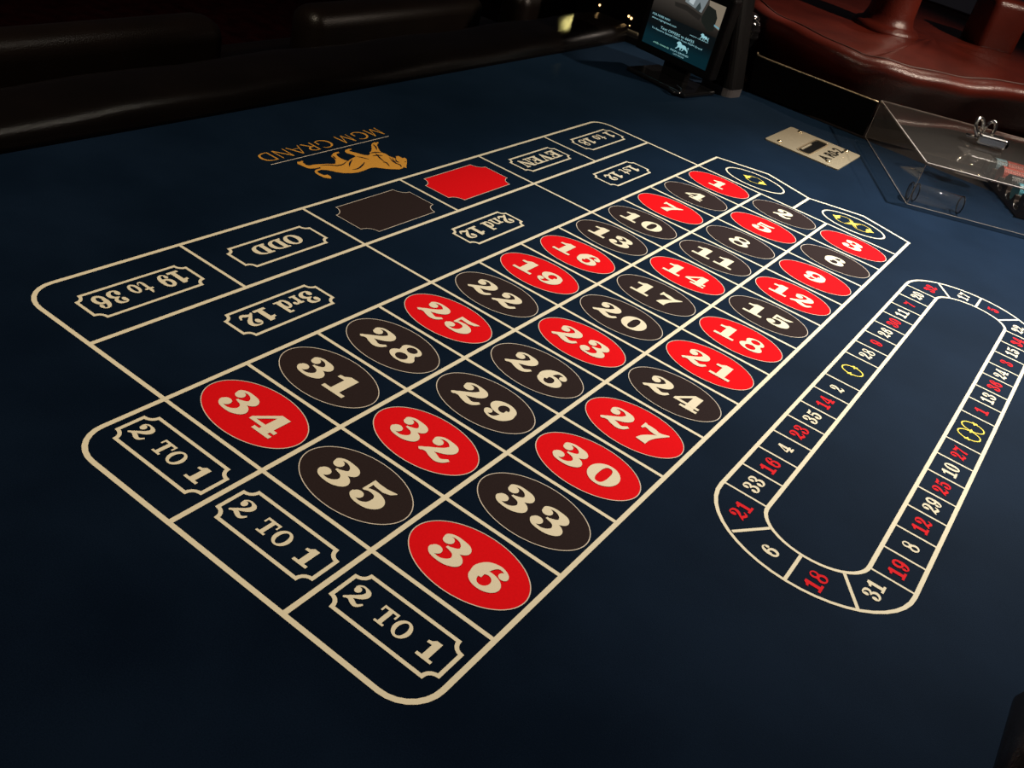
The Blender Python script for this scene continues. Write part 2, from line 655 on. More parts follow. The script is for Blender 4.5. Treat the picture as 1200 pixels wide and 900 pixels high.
def sans_letter(ch):
    g = Flat()
    L = lambda p, q, w: g.strip([p, q], w * 0.8)
    if ch == 'M':
        L((.12, 0), (.20, 1), .07)
        L((.18, 1), (.52, .05), .11)
        L((.52, .05), (.86, 1), .07)
        L((.86, 1), (.95, 0), .11)
        w = 1.06
    elif ch == 'G':
        g.stroke((.82, .84, .05), (.66, .96, .07), (.46, .97, .08), (.20, .82, .11), (.08, .50, .13), (.20, .18, .11), (.46, .03, .08), (.68, .04, .07), (.82, .12, .07))
        L((.80, .10), (.80, .46), .11)
        w = .92
    elif ch == 'R':
        L((.12, 0), (.12, 1), .11)
        g.stroke((.12, .965, .07), (.36, .965, .07), (.54, .86, .10), (.58, .74, .12), (.50, .58, .10), (.32, .50, .07), (.12, .50, .06))
        L((.32, .50), (.70, 0), .12)
        w = .74
    elif ch == 'A':
        L((.04, 0), (.40, 1), .07)
        L((.40, 1), (.80, 0), .12)
        L((.18, .33), (.66, .33), .06)
        w = .84
    elif ch == 'N':
        L((.10, 0), (.10, 1), .08)
        L((.10, 1), (.74, .02), .12)
        L((.76, 0), (.76, 1), .08)
        w = .88
    elif ch == 'D':
        L((.12, 0), (.12, 1), .11)
        g.stroke((.12, .965, .07), (.40, .96, .08), (.68, .82, .11), (.78, .50, .13), (.68, .18, .11), (.40, .04, .08), (.12, .035, .07))
        w = .90
    return g, w


def text_flat(s, glyph, gap=0.06, space=0.35, nudge=None):
    g = Flat()
    x = 0.0
    for ch in s:
        if ch == ' ':
            x += space
            continue
        k, w = glyph(ch)
        g.add(k, dx=x)
        x += w + gap
    return g


def bet_glyph(ch):
    Flat.weight = 0.86
    r = fat_digit(ch) if ch.isdigit() else slab_letter(ch)
    Flat.weight = 1.0
    return r


def odds_glyph(ch):
    """digits at full height, small capitals between them"""
    g, w = bet_glyph(ch)
    if ch in 'TO':
        h = Flat()
        if ch == 'O':
            g = Flat()
            g.ring(.47, .5, .47, .52, .24, .40)
        else:
            g = Flat()
            for q in ((.33, .05, .57, .95), (0, .87, .90, 1), (0, .66, .10, 1), (.80, .66, .90, 1), (.17, 0, .73, .12)):
                g.rect(*q)
        h.add(g, 0.87, 0.87, 0, 0.04)
        return h, w * 0.87
    return g, w


def fitted(g, h=None, w=None, fat=0.0):
    """centre the shapes on the origin, scaled to height h (cap height 1) and width w."""
    x0, y0, x1, y1 = g.bounds()
    sy = h
    sx = (w / (x1 - x0)) if w else h
    r = Flat()
    r.add(g, sx, sy, -(x0 + x1) / 2 * sx, -0.5 * sy)
    return r


def P(v, u):
    return (v * A, -u * S)


def rounded(pts, rad, closed=False, k=7):
    """polyline with arcs of radius rad[i] at its corners."""
    n = len(pts)
    out = []
    for i, p in enumerate(pts):
        r = rad[i]
        if r <= 0 or (not closed and i in (0, n - 1)):
            out.append(p)
            continue
        p = Vector(p)
        a = (Vector(pts[i - 1]) - p).normalized()
        b = (Vector(pts[(i + 1) % n]) - p).normalized()
        ang = a.angle(b)
        d = r / math.tan(ang / 2)
        s, e = p + a * d, p + b * d
        c = p + (a + b).normalized() * (r / math.sin(ang / 2))
        a0 = math.atan2(s.y - c.y, s.x - c.x)
        a1 = math.atan2(e.y - c.y, e.x - c.x)
        da = (a1 - a0 + math.pi) % (2 * math.pi) - math.pi
        for j in range(k + 1):
            t = a0 + da * j / k
            out.append((c.x + r * math.cos(t), c.y + r * math.sin(t)))
    return out


def notched(w, h, r, k=5):
    """rectangle with concave round notches at its corners, centred."""
    pts = []
    for sx, sy, a0 in ((1, 1, 270), (-1, 1, 360), (-1, -1, 90), (1, -1, 180)):
        cx, cy = sx * w / 2, sy * h / 2
        for j in range(k + 1):
            a = math.radians(a0 - 90 * j / k)
            pts.append((cx + r * math.cos(a), cy + r * math.sin(a)))
    return pts


# ================================================================== SETTING
bm = bmesh.new()
box_into(bm, (0, 1.0, -0.02), (9, 9, 0.04))
fl = link('floor', mesh_of(bm), M_CARPET)
fl['kind'] = 'structure'

# ================================================================== ROULETTE TABLE
table = thing('roulette_table', 'roulette table with dark blue printed felt, padded dark leather rail and black wheel end', 'table', (0, 0, 0))


def tpart(name, mesh, mat, loc=(0, 0, 0), rot=0.0, label=None, smooth=False):
    return link(name, mesh, mat, table, (loc[0], loc[1], loc[2] + TZ), rot, label, smooth)


XL = -0.523
outline = rounded([(XL, 0.63), (XL, -1.55), (0.757, -1.55), (0.757, -0.94), (1.00, -0.94), (1.32, -0.30), (1.32, 0.63)], [0, .24, .24, .02, .05, .05, 0])


def slab(pts, z0, z1, bevel=0.0):
    bm_ = bmesh.new()
    lo = [bm_.verts.new((x, y, z0)) for x, y in pts]
    hi = [bm_.verts.new((x, y, z1)) for x, y in pts]
    n_ = len(pts)
    for i in range(n_):
        bm_.faces.new((lo[i], lo[(i + 1) % n_], hi[(i + 1) % n_], hi[i]))
    for tri in tessellate_polygon([[Vector((x, y, 0)) for x, y in pts]]):
        bm_.faces.new([hi[i] for i in tri])
        bm_.faces.new([lo[i] for i in reversed(tri)])
    return mesh_of(bm_)


felt = tpart('playing_felt', slab(outline, -0.004, 0.0), MF, label='dark blue felt cloth with printed betting layout')
tpart('table_top', slab(outline, -0.07, -0.0045), M_WOOD)
tpart('wheel_deck', box((0.3975, 1.42, -0.0375), (1.845, 1.575, 0.065), 0, 0.004), M_WOOD, label='black deck under the wheel end')
for x, y in ((-0.30, -1.05), (0.50, -1.05), (-0.32, 1.55), (0.50, 1.55)):
    bmm = bmesh.new()
    lathe_into(bmm, [(0.075, -TZ), (0.08, -TZ + 0.03), (0.05, -TZ + 0.08), (0.045, -0.30), (0.075, -0.14), (0.085, -0.071)], (x, y, 0), 20)
    tpart('leg', mesh_of(bmm), M_WOOD, smooth=True)

# padded leather rail
rail_path = rounded([(XL, 0.66), (XL, -1.55), (0.757, -1.55), (0.757, -0.915)], [0, .24, .24, 0], k=12)
rp = []
for a, b in zip(rail_path, rail_path[1:]):
    d = (Vector(b) - Vector(a)).length
    m_ = max(1, int(d / 0.09))
    rp += [tuple(Vector(a).lerp(Vector(b), j / m_)) for j in range(m_)]
rp.append(rail_path[-1])
prof = [(0.0, -0.07), (-0.004, -0.004), (-0.003, 0.008), (0.003, 0.020), (0.014, 0.029), (0.034, 0.035), (0.08, 0.037), (0.115, 0.034), (0.140, 0.022), (0.150, 0.0), (0.148, -0.04), (0.13, -0.075)]
prof = catmull(prof, 3)
bm = bmesh.new()
rings = []
for i, p in enumerate(rp):
    a, b = rp[max(i - 1, 0)], rp[min(i + 1, len(rp) - 1)]
    t = (Vector(b) - Vector(a)).normalized()
    nrm = Vector((t.y, -t.x))
    nrm = -nrm if (nrm.x * (p[0] - 0.1) + nrm.y * (p[1] + 0.4)) < 0 else nrm
    sag = 0.0025 * math.sin(i * 1.7) + 0.0015 * math.sin(i * 0.61)
    e = 1.0
    rings.append([bm.verts.new((p[0] + nrm.x * q[0], p[1] + nrm.y * q[0], (q[1] + (sag if q[1] > 0.01 else 0)) * e)) for q in prof])
for r0, r1 in zip(rings, rings[1:]):
    for k in range(len(prof)):
        k2 = (k + 1) % len(prof)
        bm.faces.new((r0[k], r0[k2], r1[k2], r1[k]))
bm.faces.new(rings[0])
bm.faces.new(rings[-1][::-1])
tpart('armrest', mesh_of(bm), M_LEATH, label='padded dark brown leather armrest along the table edge', smooth=True)
# low end rail beyond the felt
tpart('end_rail', box((-0.44, 0.652, 0.004), (0.42, 0.036, 0.034), 0, 0.006), M_WOOD)
tpart('rail_trim', tube([(-0.575, 0.655, 0.0225), (-0.50, 0.652, 0.0235)], 0.0035, 8), M_PLATE)

Z1, Z2, Z3 = 0.0004, 0.0007, 0.0010
# ---- layout lines
border = Flat()
bp = rounded([P(-0.02, 12), P(-1.73, 12), P(-1.73, 0), P(-0.02, 0)], [0, .036, .030, 0])
border.strip(bp, 0.0050)
tpart('outside_border_line', border.mesh(), M_CREAM, (0, 0, Z1))
border = Flat()
border.strip(rounded([P(0, -0.87), P(0, 13), P(3, 13), P(3, -0.86), P(2.25, -1.19), P(1.5, -0.855), P(.75, -1.19)], [0, .034, .034, 0, 0, 0, 0], closed=True), 0.0050, closed=True)
tpart('inside_border_line', border.mesh(), M_CREAM, (0, 0, Z1))


def line(name, a, b, w):
    g = Flat()
    a, b = Vector(P(*a)), Vector(P(*b))
    c = (a + b) / 2
    g.strip([tuple(a - c), tuple(b - c)], w)
    return tpart(name, g.mesh(), M_CREAM, (c.x, c.y, Z1 - 0.0001 + {'column_line': 0.0, 'dozen_line': 0.0, 'zero_divider_line': 0.0}.get(name, -0.00006)))


for v in (1, 2):
    line('column_line', (v, 0), (v, 13), 0.0050)
line('dozen_line', (-0.855, 0), (-0.855, 12), 0.0050)
for u in range(13):
    line('row_line', (0, u), (3, u), 0.0042)
line('zero_divider_line', (1.5, -0.855), (1.5, 0), 0.0050)
for u in (2, 4, 6, 8, 10):
    line('bet_divider_line', (-1.73, u), (-0.855 if u in (2, 6, 10) else 0, u), 0.0042)

# ---- number spots
REDS = {1, 3, 5, 7, 9, 12, 14, 16, 18, 19, 21, 23, 25, 27, 30, 32, 34, 36}
ea, eb = 0.452 * A, 0.402 * S
od = Flat()
od.disc(0, 0, ea, eb, 56)
oval_red = od.mesh('oval_red')
oval_red.materials.append(M_RED)
oval_blk = od.mesh('oval_black')
oval_blk.materials.append(M_BLACK)
orr = Flat()
orr.ring(0, 0, ea + 0.0004, eb + 0.0004, ea - 0.0005, eb - 0.0005, 64)
ring_me = orr.mesh('oval_ring')
ring_me.materials.append(M_OUTL)
NH = 0.0345
for n in range(1, 37):
    r, c = (n - 1) // 3, (n - 1) % 3
    x, y = P(c + 0.505, r + 0.495)
    red = n in REDS
    sp = tpart('number_spot', oval_red if red else oval_blk, None, (x, y, Z1),
               label='%s oval printed with the number %d' % ('red' if red else 'dark brown', n))
    link('oval_outline', ring_me, None, sp, (0, 0, Z2 - Z1))
    s = str(n)
    t = text_flat(s, fat_digit, gap=0.16 if s != '11' else 0.12)
    g = fitted(t, NH, (0.0335 if len(s) == 1 else 0.0725) * (0.86 if s == '1' else 1) * (0.93 if '1' in s and len(s) == 2 else 1))
    link('numeral', g.mesh(), M_CREAM, sp, (0, 0, Z3 - Z1))

# ---- zero spots


def zero_symbol(k, rx, ry, w, sp_, ends_only=False):
    g = Flat()
    xs = [0] if k == 1 else [-rx, rx]
    for cx in xs:
        g.ring(cx, 0, rx, ry, rx - w, ry - w, 40)
    ends = [(-rx, 1), (rx, 1)] if k == 1 else [(-2 * rx, 1), (0, 1), (2 * rx, 1)]
    for i, (ex_, _) in enumerate(ends):
        lo = -1 if (i > 0) else 0.0
        hi = 1 if (i < len(ends) - 1) else 0.0
        q = sp_
        left = [(-0.35 * q, 0.85 * q * .5), (-1.25 * q, 0), (-0.35 * q, -0.85 * q * .5)] if lo else [(-0.55 * q, 0.95 * q * .5), (-0.15 * q, 0), (-0.55 * q, -0.95 * q * .5)]
        right = [(0.35 * q, -0.85 * q * .5), (1.25 * q, 0), (0.35 * q, 0.85 * q * .5)] if hi else [(0.55 * q, -0.95 * q * .5), (0.15 * q, 0), (0.55 * q, 0.95 * q * .5)]
        pts = [(0, 0.95 * q)] + left + [(0, -0.95 * q)] + right
        g.poly([(ex_ + a, b) for a, b in pts])
    return g


def spark_zero(k):
    """thin ring (or two) with flame-like tips at its ends"""
    g = Flat()
    leaf = [(-.0245, 0), (-.0180, .0050), (-.0118, .0135), (-.0128, .0062), (-.0088, .0030), (-.0118, .0), (-.0088, -.0030), (-.0128, -.0062), (-.0118, -.0135), (-.0180, -.0050)]
    if k == 1:
        g.ring(0, 0, .0158, .0165, .0147, .0155, 48)
        g.poly(leaf)
        g.poly([(-x, -y) for x, y in leaf])
        return g
    for cx in (-.0175, .0175):
        g.ring(cx, 0, .0175, .0170, .0164, .0160, 48)
    g.poly([(x - .0158, y) for x, y in leaf])
    g.poly([(.0158 - x, -y) for x, y in leaf])
    g.poly([(.0120, .0130), (.0042, .0012), (.0100, 0), (.0042, -.0012), (.0120, -.0130), (.0012, -.0045), (0, -.0075), (-.0012, -.0045), (-.0120, -.0130), (-.0042, -.0012),
            (-.0100, 0), (-.0042, .0012), (-.0120, .0130), (-.0012, .0045), (0, .0075), (.0012, .0045)])
    return g


for k, (v, lab) in enumerate([(0.737, 'white outlined oval with the yellow zero'), (2.257, 'white outlined oval with the yellow double zero')]):
    x, y = P(v, -0.54)
    g = Flat()
    g.ring(0, 0, 0.462 * A, 0.385 * S, 0.462 * A - 0.0034, 0.385 * S - 0.0034, 56)
    sp = tpart('zero_spot', g.mesh(), M_CREAM, (x, y, Z1), label=lab)
    link('zero_symbol', spark_zero(k + 1).mesh(), M_YEL, sp, (-0.0006, 0.0003, Z2 - Z1))

# ---- plaques


def plaque(center, w, h, rot, txt, th, tw, lab, notch=0.009, lw=0.0036, gap=0.07, space=0.36, dy=0.0, dx=0.0):
    g = Flat()
    g.strip(notched(w, h, notch), lw, closed=True)
    x, y = P(*center)
    sp = tpart('bet_plaque', g.mesh(), M_CREAM, (x, y, Z1), rot, lab)
    t = fitted(text_flat(txt, odds_glyph if 'TO' in txt else bet_glyph, gap, space), th, tw)
    link('lettering', t.mesh(), M_CREAM, sp, (dx, dy, Z2 - Z1))
    return sp


H = math.pi / 2
for k in range(3):
    plaque((k + 0.502, 12.447), 0.868 * A - .004, 0.046, 0, '2 TO 1', 0.0215, 0.091,
           'cream plaque reading 2 TO 1 below the %s column' % ('first', 'second', 'third')[k], dx=-0.002, gap=0.09, space=0.54)
# the outside bets read from the far side: baseline towards -y, letters' tops towards +x
plaque((-1.27, 10.968), 0.138, 0.047, -H, '19 to 36', 0.0260, 0.112, 'cream plaque reading 19 to 36', dy=-0.002, space=0.5)
plaque((-1.265, 8.99), 0.134, 0.048, -H, 'ODD', 0.0225, 0.076, 'cream plaque reading ODD', dy=-0.0025, gap=0.04)
plaque((-0.43, 9.99), 0.134, 0.046, -H, '3rd 12', 0.0250, 0.106, 'cream plaque reading 3rd 12', dy=-0.001, space=0.5)
plaque((-0.423, 6.02), 0.127, 0.047, -H, '2nd 12', 0.0235, 0.112, 'cream plaque reading 2nd 12', dy=-0.002, space=0.5)
plaque((-1.276, 2.985), 0.137, 0.049, -H, 'EVEN', 0.0255, 0.112, 'cream plaque reading EVEN', dy=-0.001, gap=0.02)
plaque((-1.29, 0.962), 0.138, 0.048, -H, '1 to 18', 0.0235, 0.110, 'cream plaque reading 1 to 18', dy=-0.003, space=0.5)
plaque((-0.437, 1.98), 0.137, 0.049, -H, '1st 12', 0.0230, 0.100, 'cream plaque reading 1st 12', dy=-0.001, space=0.5)
for (v, u), mt, lab in (((-1.272, 6.97), M_BLACK, 'dark brown plaque for the black bet'), ((-1.297, 5.03), M_RED, 'plain red plaque for the red bet')):
    g = Flat()
    npts = notched(0.153, 0.079, 0.017, 6)
    g.poly(npts)
    x, y = P(v, u)
    sp = tpart('colour_plaque', g.mesh(), mt, (x, y, Z1), H, lab)
    g = Flat()
    g.strip(npts, 0.0010, closed=True)
    link('plaque_outline', g.mesh(), M_OUTL, sp, (0, 0, Z2 - Z1))

# ---- racetrack


def stadium(x0, x1, ut, ub, bt, bb, n=22):
    """outline with elliptic caps, in box units -> metres"""
    cx, a = (x0 + x1) / 2, (x1 - x0) / 2
    pts = []
    for i in range(n + 1):
        t = math.pi * (1 - i / n)
        pts.append(P(cx + a * math.cos(t), ut - bt * math.sin(t)))
    for i in range(n + 1):
        t = math.pi * i / n
        pts.append(P(cx + a * math.cos(t), ub + bb * math.sin(t)))
    return pts


for nm, arg, wd in (('racetrack_outer_line', (3.36, 4.965, 1.05, 8.58, 0.82, 0.825), 0.0046), ('racetrack_inner_line', (3.752, 4.598, 1.12, 8.52, 0.41, 0.41), 0.0046)):
    g = Flat()
    pts = stadium(*arg)
    n_ = len(pts) // 2
    wv = []
    for i in range(len(pts)):
        t = (i % n_) / (n_ - 1)
        wv.append((*pts[i], wd * (1 - 0.28 * math.sin(math.pi * t))))
    g.strip(wv, None, closed=True)
    tpart(nm, g.mesh(), M_CREAM, (0, 0, Z1))
Lu = [1.10, 1.585, 2.055, 2.525, 2.99, 3.46, 3.915, 4.39, 5.25, 5.712, 6.205, 6.66, 7.125, 7.588, 8.05, 8.525]
Ru = [1.10, 1.58, 2.06, 2.535, 2.985, 3.462, 3.92, 4.39, 5.27, 5.75, 6.22, 6.68, 7.136, 7.61, 8.073, 8.53]
for u in Lu:
    line('racetrack_divider', (3.36, u), (3.752, u), 0.0026)
for u in Ru:
    line('racetrack_divider', (4.598, u), (4.965, u), 0.0026)
for a, b in (((3.66, 9.18), (3.86, 8.815)), ((4.155, 9.40), (4.155, 8.93)), ((4.67, 9.205), (4.465, 8.815)),
             ((3.66, .43), (3.865, .81)), ((4.18, .24), (4.18, .71)), ((4.68, .42), (4.48, .815))):
    line('racetrack_divider', a, b, 0.0036)
seqL = [20, 7, 11, 30, 26, 9, 28, 0, 2, 14, 35, 23, 4, 16, 33]
seqR = [34, 15, 3, 24, 36, 13, 1, '00', 27, 10, 25, 29, 12, 8, 19]
caps = [(21, 3.61, 8.81), (6, 3.96, 9.135), (18, 4.337, 9.165), (31, 4.70, 8.82), (32, 3.622, .81), (17, 3.995, .49), (5, 4.37, .505), (22, 4.72, .83)]
items = [(n, 3.556, (Lu[i] + Lu[i + 1]) / 2) for i, n in enumerate(seqL)] + [(n, 4.782, (Ru[i] + Ru[i + 1]) / 2) for i, n in enumerate(seqR)] + caps
for n, v, u in items:
    x, y = P(v, u)
    if n in (0, '00'):
        g = zero_symbol(1 if n == 0 else 2, 0.0118, 0.0152, 0.0018, 0.0046)
        tpart('racetrack_number', g.mesh(), M_YEL, (x, y, Z1), H, 'yellow %s on the racetrack' % ('zero' if n == 0 else 'double zero'))
        continue
    s = str(n)
    Flat.weight = 0.86
    g = fitted(text_flat(s, fat_digit, 0.14), 0.0178, 0.0270 if len(s) == 2 else 0.0120)
    tpart('racetrack_number', g.mesh(), M_REDN if n in REDS else M_CREAM, (x, y, Z1), H,
          '%s number %d on the racetrack' % ('red' if n in REDS else 'cream', n))
    Flat.weight = 1.0

# ---- lion emblem and lettering


# outline of the lion and its fur lines, in millimetres about its centre on the felt
LION = [(45.2, 77.7), (35.3, 88.6), (29.8, 90.6), (29.2, 84.8), (25.4, 85.7), (20.9, 85.4), (19.9, 80.2), (27.0, 73.3), (20.4, 72.0), (15.3, 70.2), (6.8,
        72.2), (-0.2, 70.0), (-6.3, 71.9), (-15.0, 77.8), (-23.1, 84.3), (-26.7, 89.1), (-28.8, 94.5), (-32.4, 96.5), (-31.2, 90.9), (-33.9, 90.0), (-31.2,
        80.7), (-27.1, 74.9), (-17.9, 66.1), (-11.0, 57.2), (-9.3, 51.6), (-4.6, 47.6), (-2.0, 41.1), (-6.2, 34.7), (-14.1, 31.2), (-19.8, 27.8), (-25.6,
        24.4), (-29.0, 26.2), (-29.1, 31.8), (-32.1, 33.8), (-33.0, 28.8), (-31.9, 21.6), (-29.0, 16.7), (-23.5, 13.9), (-18.1, 16.5), (-11.8, 19.3), (-7.4,
        18.0), (-6.2, 13.2), (-4.0, 2.6), (-0.2, -7.2), (-4.4, -7.4), (-9.3, -9.2), (-17.4, -8.8), (-22.7, -6.8), (-27.1, -4.5), (-27.5, -0.6), (-28.3, 4.1),
        (-31.6, 6.0), (-32.2, 1.9), (-31.4, -5.8), (-27.4, -13.4), (-23.8, -18.3), (-16.9, -18.6), (-11.2, -22.2), (-2.9, -30.8), (-2.6, -34.5), (-7.4,
        -43.1), (-11.2, -54.7), (-14.2, -63.8), (-14.6, -73.1), (-18.0, -76.2), (-23.4, -75.1), (-27.7, -74.1), (-29.5, -70.2), (-31.7, -71.3), (-30.8,
        -76.5), (-32.0, -80.7), (-26.8, -85.0), (-22.3, -83.8), (-15.3, -83.2), (-8.9, -82.0), (-5.9, -77.5), (-3.7, -71.0), (-3.6, -62.4), (-0.2, -63.7),
        (-0.3, -69.0), (0.2, -75.4), (3.5, -80.7), (9.8, -83.9), (17.6, -83.9), (24.6, -82.8), (28.0, -79.8), (31.7, -75.5), (25.9, -70.6), (19.9, -71.0),
        (19.1, -76.7), (14.1, -78.2), (7.0, -78.3), (4.4, -75.7), (3.5, -67.5), (7.6, -60.6), (13.5, -55.6), (18.9, -52.4), (26.6, -44.7), (32.3, -32.7),
        (34.8, -21.6), (34.2, -9.3), (32.6, 1.9), (32.2, 9.6), (34.3, 16.8), (39.6, 22.9), (45.3, 28.8), (50.6, 37.4), (55.7, 46.5), (55.7, 55.3), (52.7,
        61.3), (55.6, 60.4), (57.4, 63.4), (52.8, 67.0), (48.8, 72.8)]
LINES = [[(14.5, -19.4), (5.9, -9.1), (-1.9, 4.4)],
         [(24.4, -24.2), (25.2, -11.2), (19.0, 5.0), (13.4, 15.1)],
         [(-7.0, 18.8), (0.7, 24.8), (9.6, 29.6)],
         [(-7.6, -58.3), (-3.4, -44.9), (3.2, -36.0), (4.7, -24.0), (-0.1, -9.7)],
         [(26.7, 42.3), (29.8, 46.2), (41.5, 40.9)],
         [(18.7, 66.3), (33.4, 59.6), (45.7, 60.6), (52.4, 55.3)],
         [(-2.3, 57.5), (11.6, 50.6), (27.0, 45.7)],
         [(-5.9, 49.6), (-4.6, 60.0), (0.7, 69.1)],
         [(2.6, 44.7), (4.8, 54.5), (10.0, 61.1)],
         [(27.1, 70.7), (35.2, 65.2), (38.4, 67.7)],
         [(22.0, 68.9), (36.8, 59.5), (42.3, 60.7)],
         [(40.7, 77.1), (42.5, 78.3)],
         [(-24.5, -15.3), (-13.6, -18.6)],
         [(-28.1, 79.8), (-19.7, 76.8), (-10.1, 69.1)]]
lcx, lcy = -0.30650, -0.61881
lp = [(x / 1000, y / 1000) for x, y in LION]
g = Flat()
g.poly(lp)
lion = tpart('lion_emblem', g.mesh(), M_GOLD, (lcx, lcy, Z1), label='gold standing lion emblem printed on the felt')
g = Flat()
for ln in LINES:
    q = catmull([(x / 1000, y / 1000, 0) for x, y in ln], 5)
    n_ = len(q)
    g.strip([(x, y, 0.0005 + 0.0022 * math.sin(math.pi * i / (n_ - 1))) for i, (x, y, _) in enumerate(q)])
link('fur_lines', g.mesh(), M_INK, lion, (0, 0, Z2 - Z1))
lion_shape = lp
g = fitted(text_flat('MGM GRAND', sans_letter, 0.10, 0.42), 0.0258, 0.258)
x, y = P(-2.828, 6.122)
tpart('brand_lettering', g.mesh(), M_GOLD, (x, y, Z1), -H, 'gold lettering reading MGM GRAND')
g = Flat()
g.strip([(-0.128, 0), (0.128, 0)], 0.0014)
x, y = P(-2.66, 6.135)
tpart('emblem_rule', g.mesh(), M_OUTL, (x, y, Z1), H)

# ================================================================== DROP SLOT PLATE
plate_c = Vector((0.0905, 0.4025, TZ))
plate = thing('drop_slot_plate', 'brass money slot plate screwed to the blue felt beyond the zeros', 'plate', plate_c)


def ring_plate(bm_, out, inn, z0, z1):
    tris = tessellate_polygon([[Vector((x_, y_, 0)) for x_, y_ in out], [Vector((x_, y_, 0)) for x_, y_ in inn]])
    allp = out + inn
    hi_ = [bm_.verts.new((x_, y_, z1)) for x_, y_ in allp]
    lo_ = [bm_.verts.new((x_, y_, z0)) for x_, y_ in allp]
    for t_ in tris:
        bm_.faces.new([hi_[i] for i in t_])
    no = len(out)
    for i in range(no):
        bm_.faces.new((lo_[i], lo_[(i + 1) % no], hi_[(i + 1) % no], hi_[i]))
    ni = len(inn)
    for i in range(ni):
        a_, b_ = no + i, no + (i + 1) % ni
        bm_.faces.new((lo_[a_], lo_[b_], hi_[b_], hi_[a_]))


outer = rounded([(-.083, -.083), (.085, -.083), (.085, .081), (-.083, .081)], [.007] * 4, closed=True, k=4)
slot = rounded([(-0.0135, -0.066), (0.0135, -0.066), (0.0135, 0.060), (-0.0135, 0.060)], [.008] * 4, closed=True, k=4)
bm = bmesh.new()
ring_plate(bm, outer, slot, 0.0, 0.0024)
link('face_plate', mesh_of(bm), M_PLATE, plate)
rim_o = rounded([(-0.0165, -0.069), (0.0165, -0.069), (0.0165, 0.063), (-0.0165, 0.063)], [.010] * 4, closed=True, k=4)
bm = bmesh.new()
ring_plate(bm, rim_o, slot, 0.0023, 0.0034)
link('slot_rim', mesh_of(bm), M_BRASS, plate)
g = Flat()
g.poly(slot)
link('slot_shade_sheet', g.mesh(), M_HOLE, plate, (0, 0, 0.0006))  # dark sheet stands in for the shade down inside the slot
link('slot_paddle', box((-0.0095, -0.020, 0.0022), (0.005, 0.060, 0.0035), 0, 0.001), M_PLATE, plate)
scr = lathe([(0.0058, 0.0), (0.0058, 0.0012), (0.0042, 0.0028), (0.0, 0.0034)], n=16)
for x, y in ((-.0565, .0672), (-.0565, -.061), (.0545, .0675), (.0545, -.058)):
    link('screw', scr, M_SCREW, plate, (x, y, 0.0024), smooth=True)


def font_mesh(txt, h, w=None, bold=0.0):
    """flat mesh of a line of text in Blender's built-in font, centred, cap height h"""
    cu = bpy.data.curves.new('text', 'FONT')
    cu.body = txt
    cu.resolution_u = 3
    cu.offset = bold
    o = bpy.data.objects.new('text', cu)
    COL.objects.link(o)
    bpy.context.view_layer.update()
    me = bpy.data.meshes.new_from_object(o.evaluated_get(bpy.context.evaluated_depsgraph_get()))
    bpy.data.objects.remove(o)
    bpy.data.curves.remove(cu)
    xs = [v_.co.x for v_ in me.vertices]
    sy = h / 0.72
    sx = (w / (max(xs) - min(xs))) if w else sy
    x0 = (max(xs) + min(xs)) / 2
    for v_ in me.vertices:
        v_.co = ((v_.co.x - x0) * sx, (v_.co.y - 0.35) * sy, 0)
    me.materials.clear()
    return me


link('engraved_lettering', font_mesh('A R0-2', 0.0245, 0.116, 0.030), M_HOLE, plate, (0.0410, 0.0, 0.0027), H)

# ================================================================== ACRYLIC TRAY COVER
tang = math.radians(28.9)
tl = Vector((0.332, 0.291))
TW, TD, TH = 0.66, 0.408, 0.088
tray = thing('tray_cover', 'clear acrylic locking cover over the chip tray at the right edge', 'tray cover', (tl.x, tl.y, TZ), tang)
TK = 0.004
for nm, c, s_ in (('side_panel', (TK / 2, TD / 2, TH / 2), (TK, TD - 2 * TK, TH - TK)), ('side_panel', (TW - TK / 2, TD / 2, TH / 2), (TK, TD - 2 * TK, TH - TK)),
                  ('front_panel', (TW / 2, TK / 2, TH / 2), (TW, TK, TH - TK)), ('back_panel', (TW / 2, TD - TK / 2, TH / 2), (TW, TK, TH - TK)),
                  ('lid_panel', (TW / 2, TD / 2, TH - TK / 2 + .002), (TW, TD, TK))):
    link(nm, box((c[0], c[1], c[2] + 0.0005), s_), M_ACRB if nm == 'back_panel' else M_ACR, tray)
ew = 0.0026
for nm, a, b in (('polished_edge', (0, 0, TH), (0, TD, TH)), ('polished_edge', (0, 0, TH), (TW, 0, TH)), ('polished_edge', (0, TD, TH), (TW, TD, TH)),
                 ('polished_edge', (0, 0, 0.002), (0, TD, 0.002)), ('polished_edge', (0, 0, 0.002), (TW, 0, 0.002)), ('polished_edge', (0, 0, 0.002), (0, 0, TH)),
                 ('polished_edge', (0, TD, 0.002), (0, TD, TH))):
    c = (Vector(a) + Vector(b)) / 2
    d = Vector(b) - Vector(a)
    top = a[2] > .05 and b[2] > .05
    w_ = 0.0032 if top else 0.0012
    link(nm, box(c, (abs(d.x) + w_, abs(d.y) + w_, abs(d.z) + w_), 0, 0.0004, 1), M_EDGE, tray)


def tloc(x, y, z=0.0):
    """tray coordinates -> world"""
    c_, s_ = math.cos(tang), math.sin(tang)
    return Vector((tl.x + c_ * x - s_ * y, tl.y + s_ * x + c_ * y, TZ + z))


# clear roll lying in the tray
roll = thing('acrylic_roll', 'short clear acrylic tube lying on the felt inside the tray cover', 'tube', tloc(0.060, 0.032, 0.0185), tang + math.radians(-3))
link('tube_wall', lathe([(0.0175, -0.052), (0.0175, 0.052)], n=28, axis='X'), M_ACR, roll, smooth=True)
for x in (-0.052, -0.040, 0.052):
    link('end_ring', tube([(x, 0.0172 * math.cos(t * math.pi / 14), 0.0172 * math.sin(t * math.pi / 14)) for t in range(28)], 0.0014, 6, True), M_GLOSSBLK, roll, smooth=True)

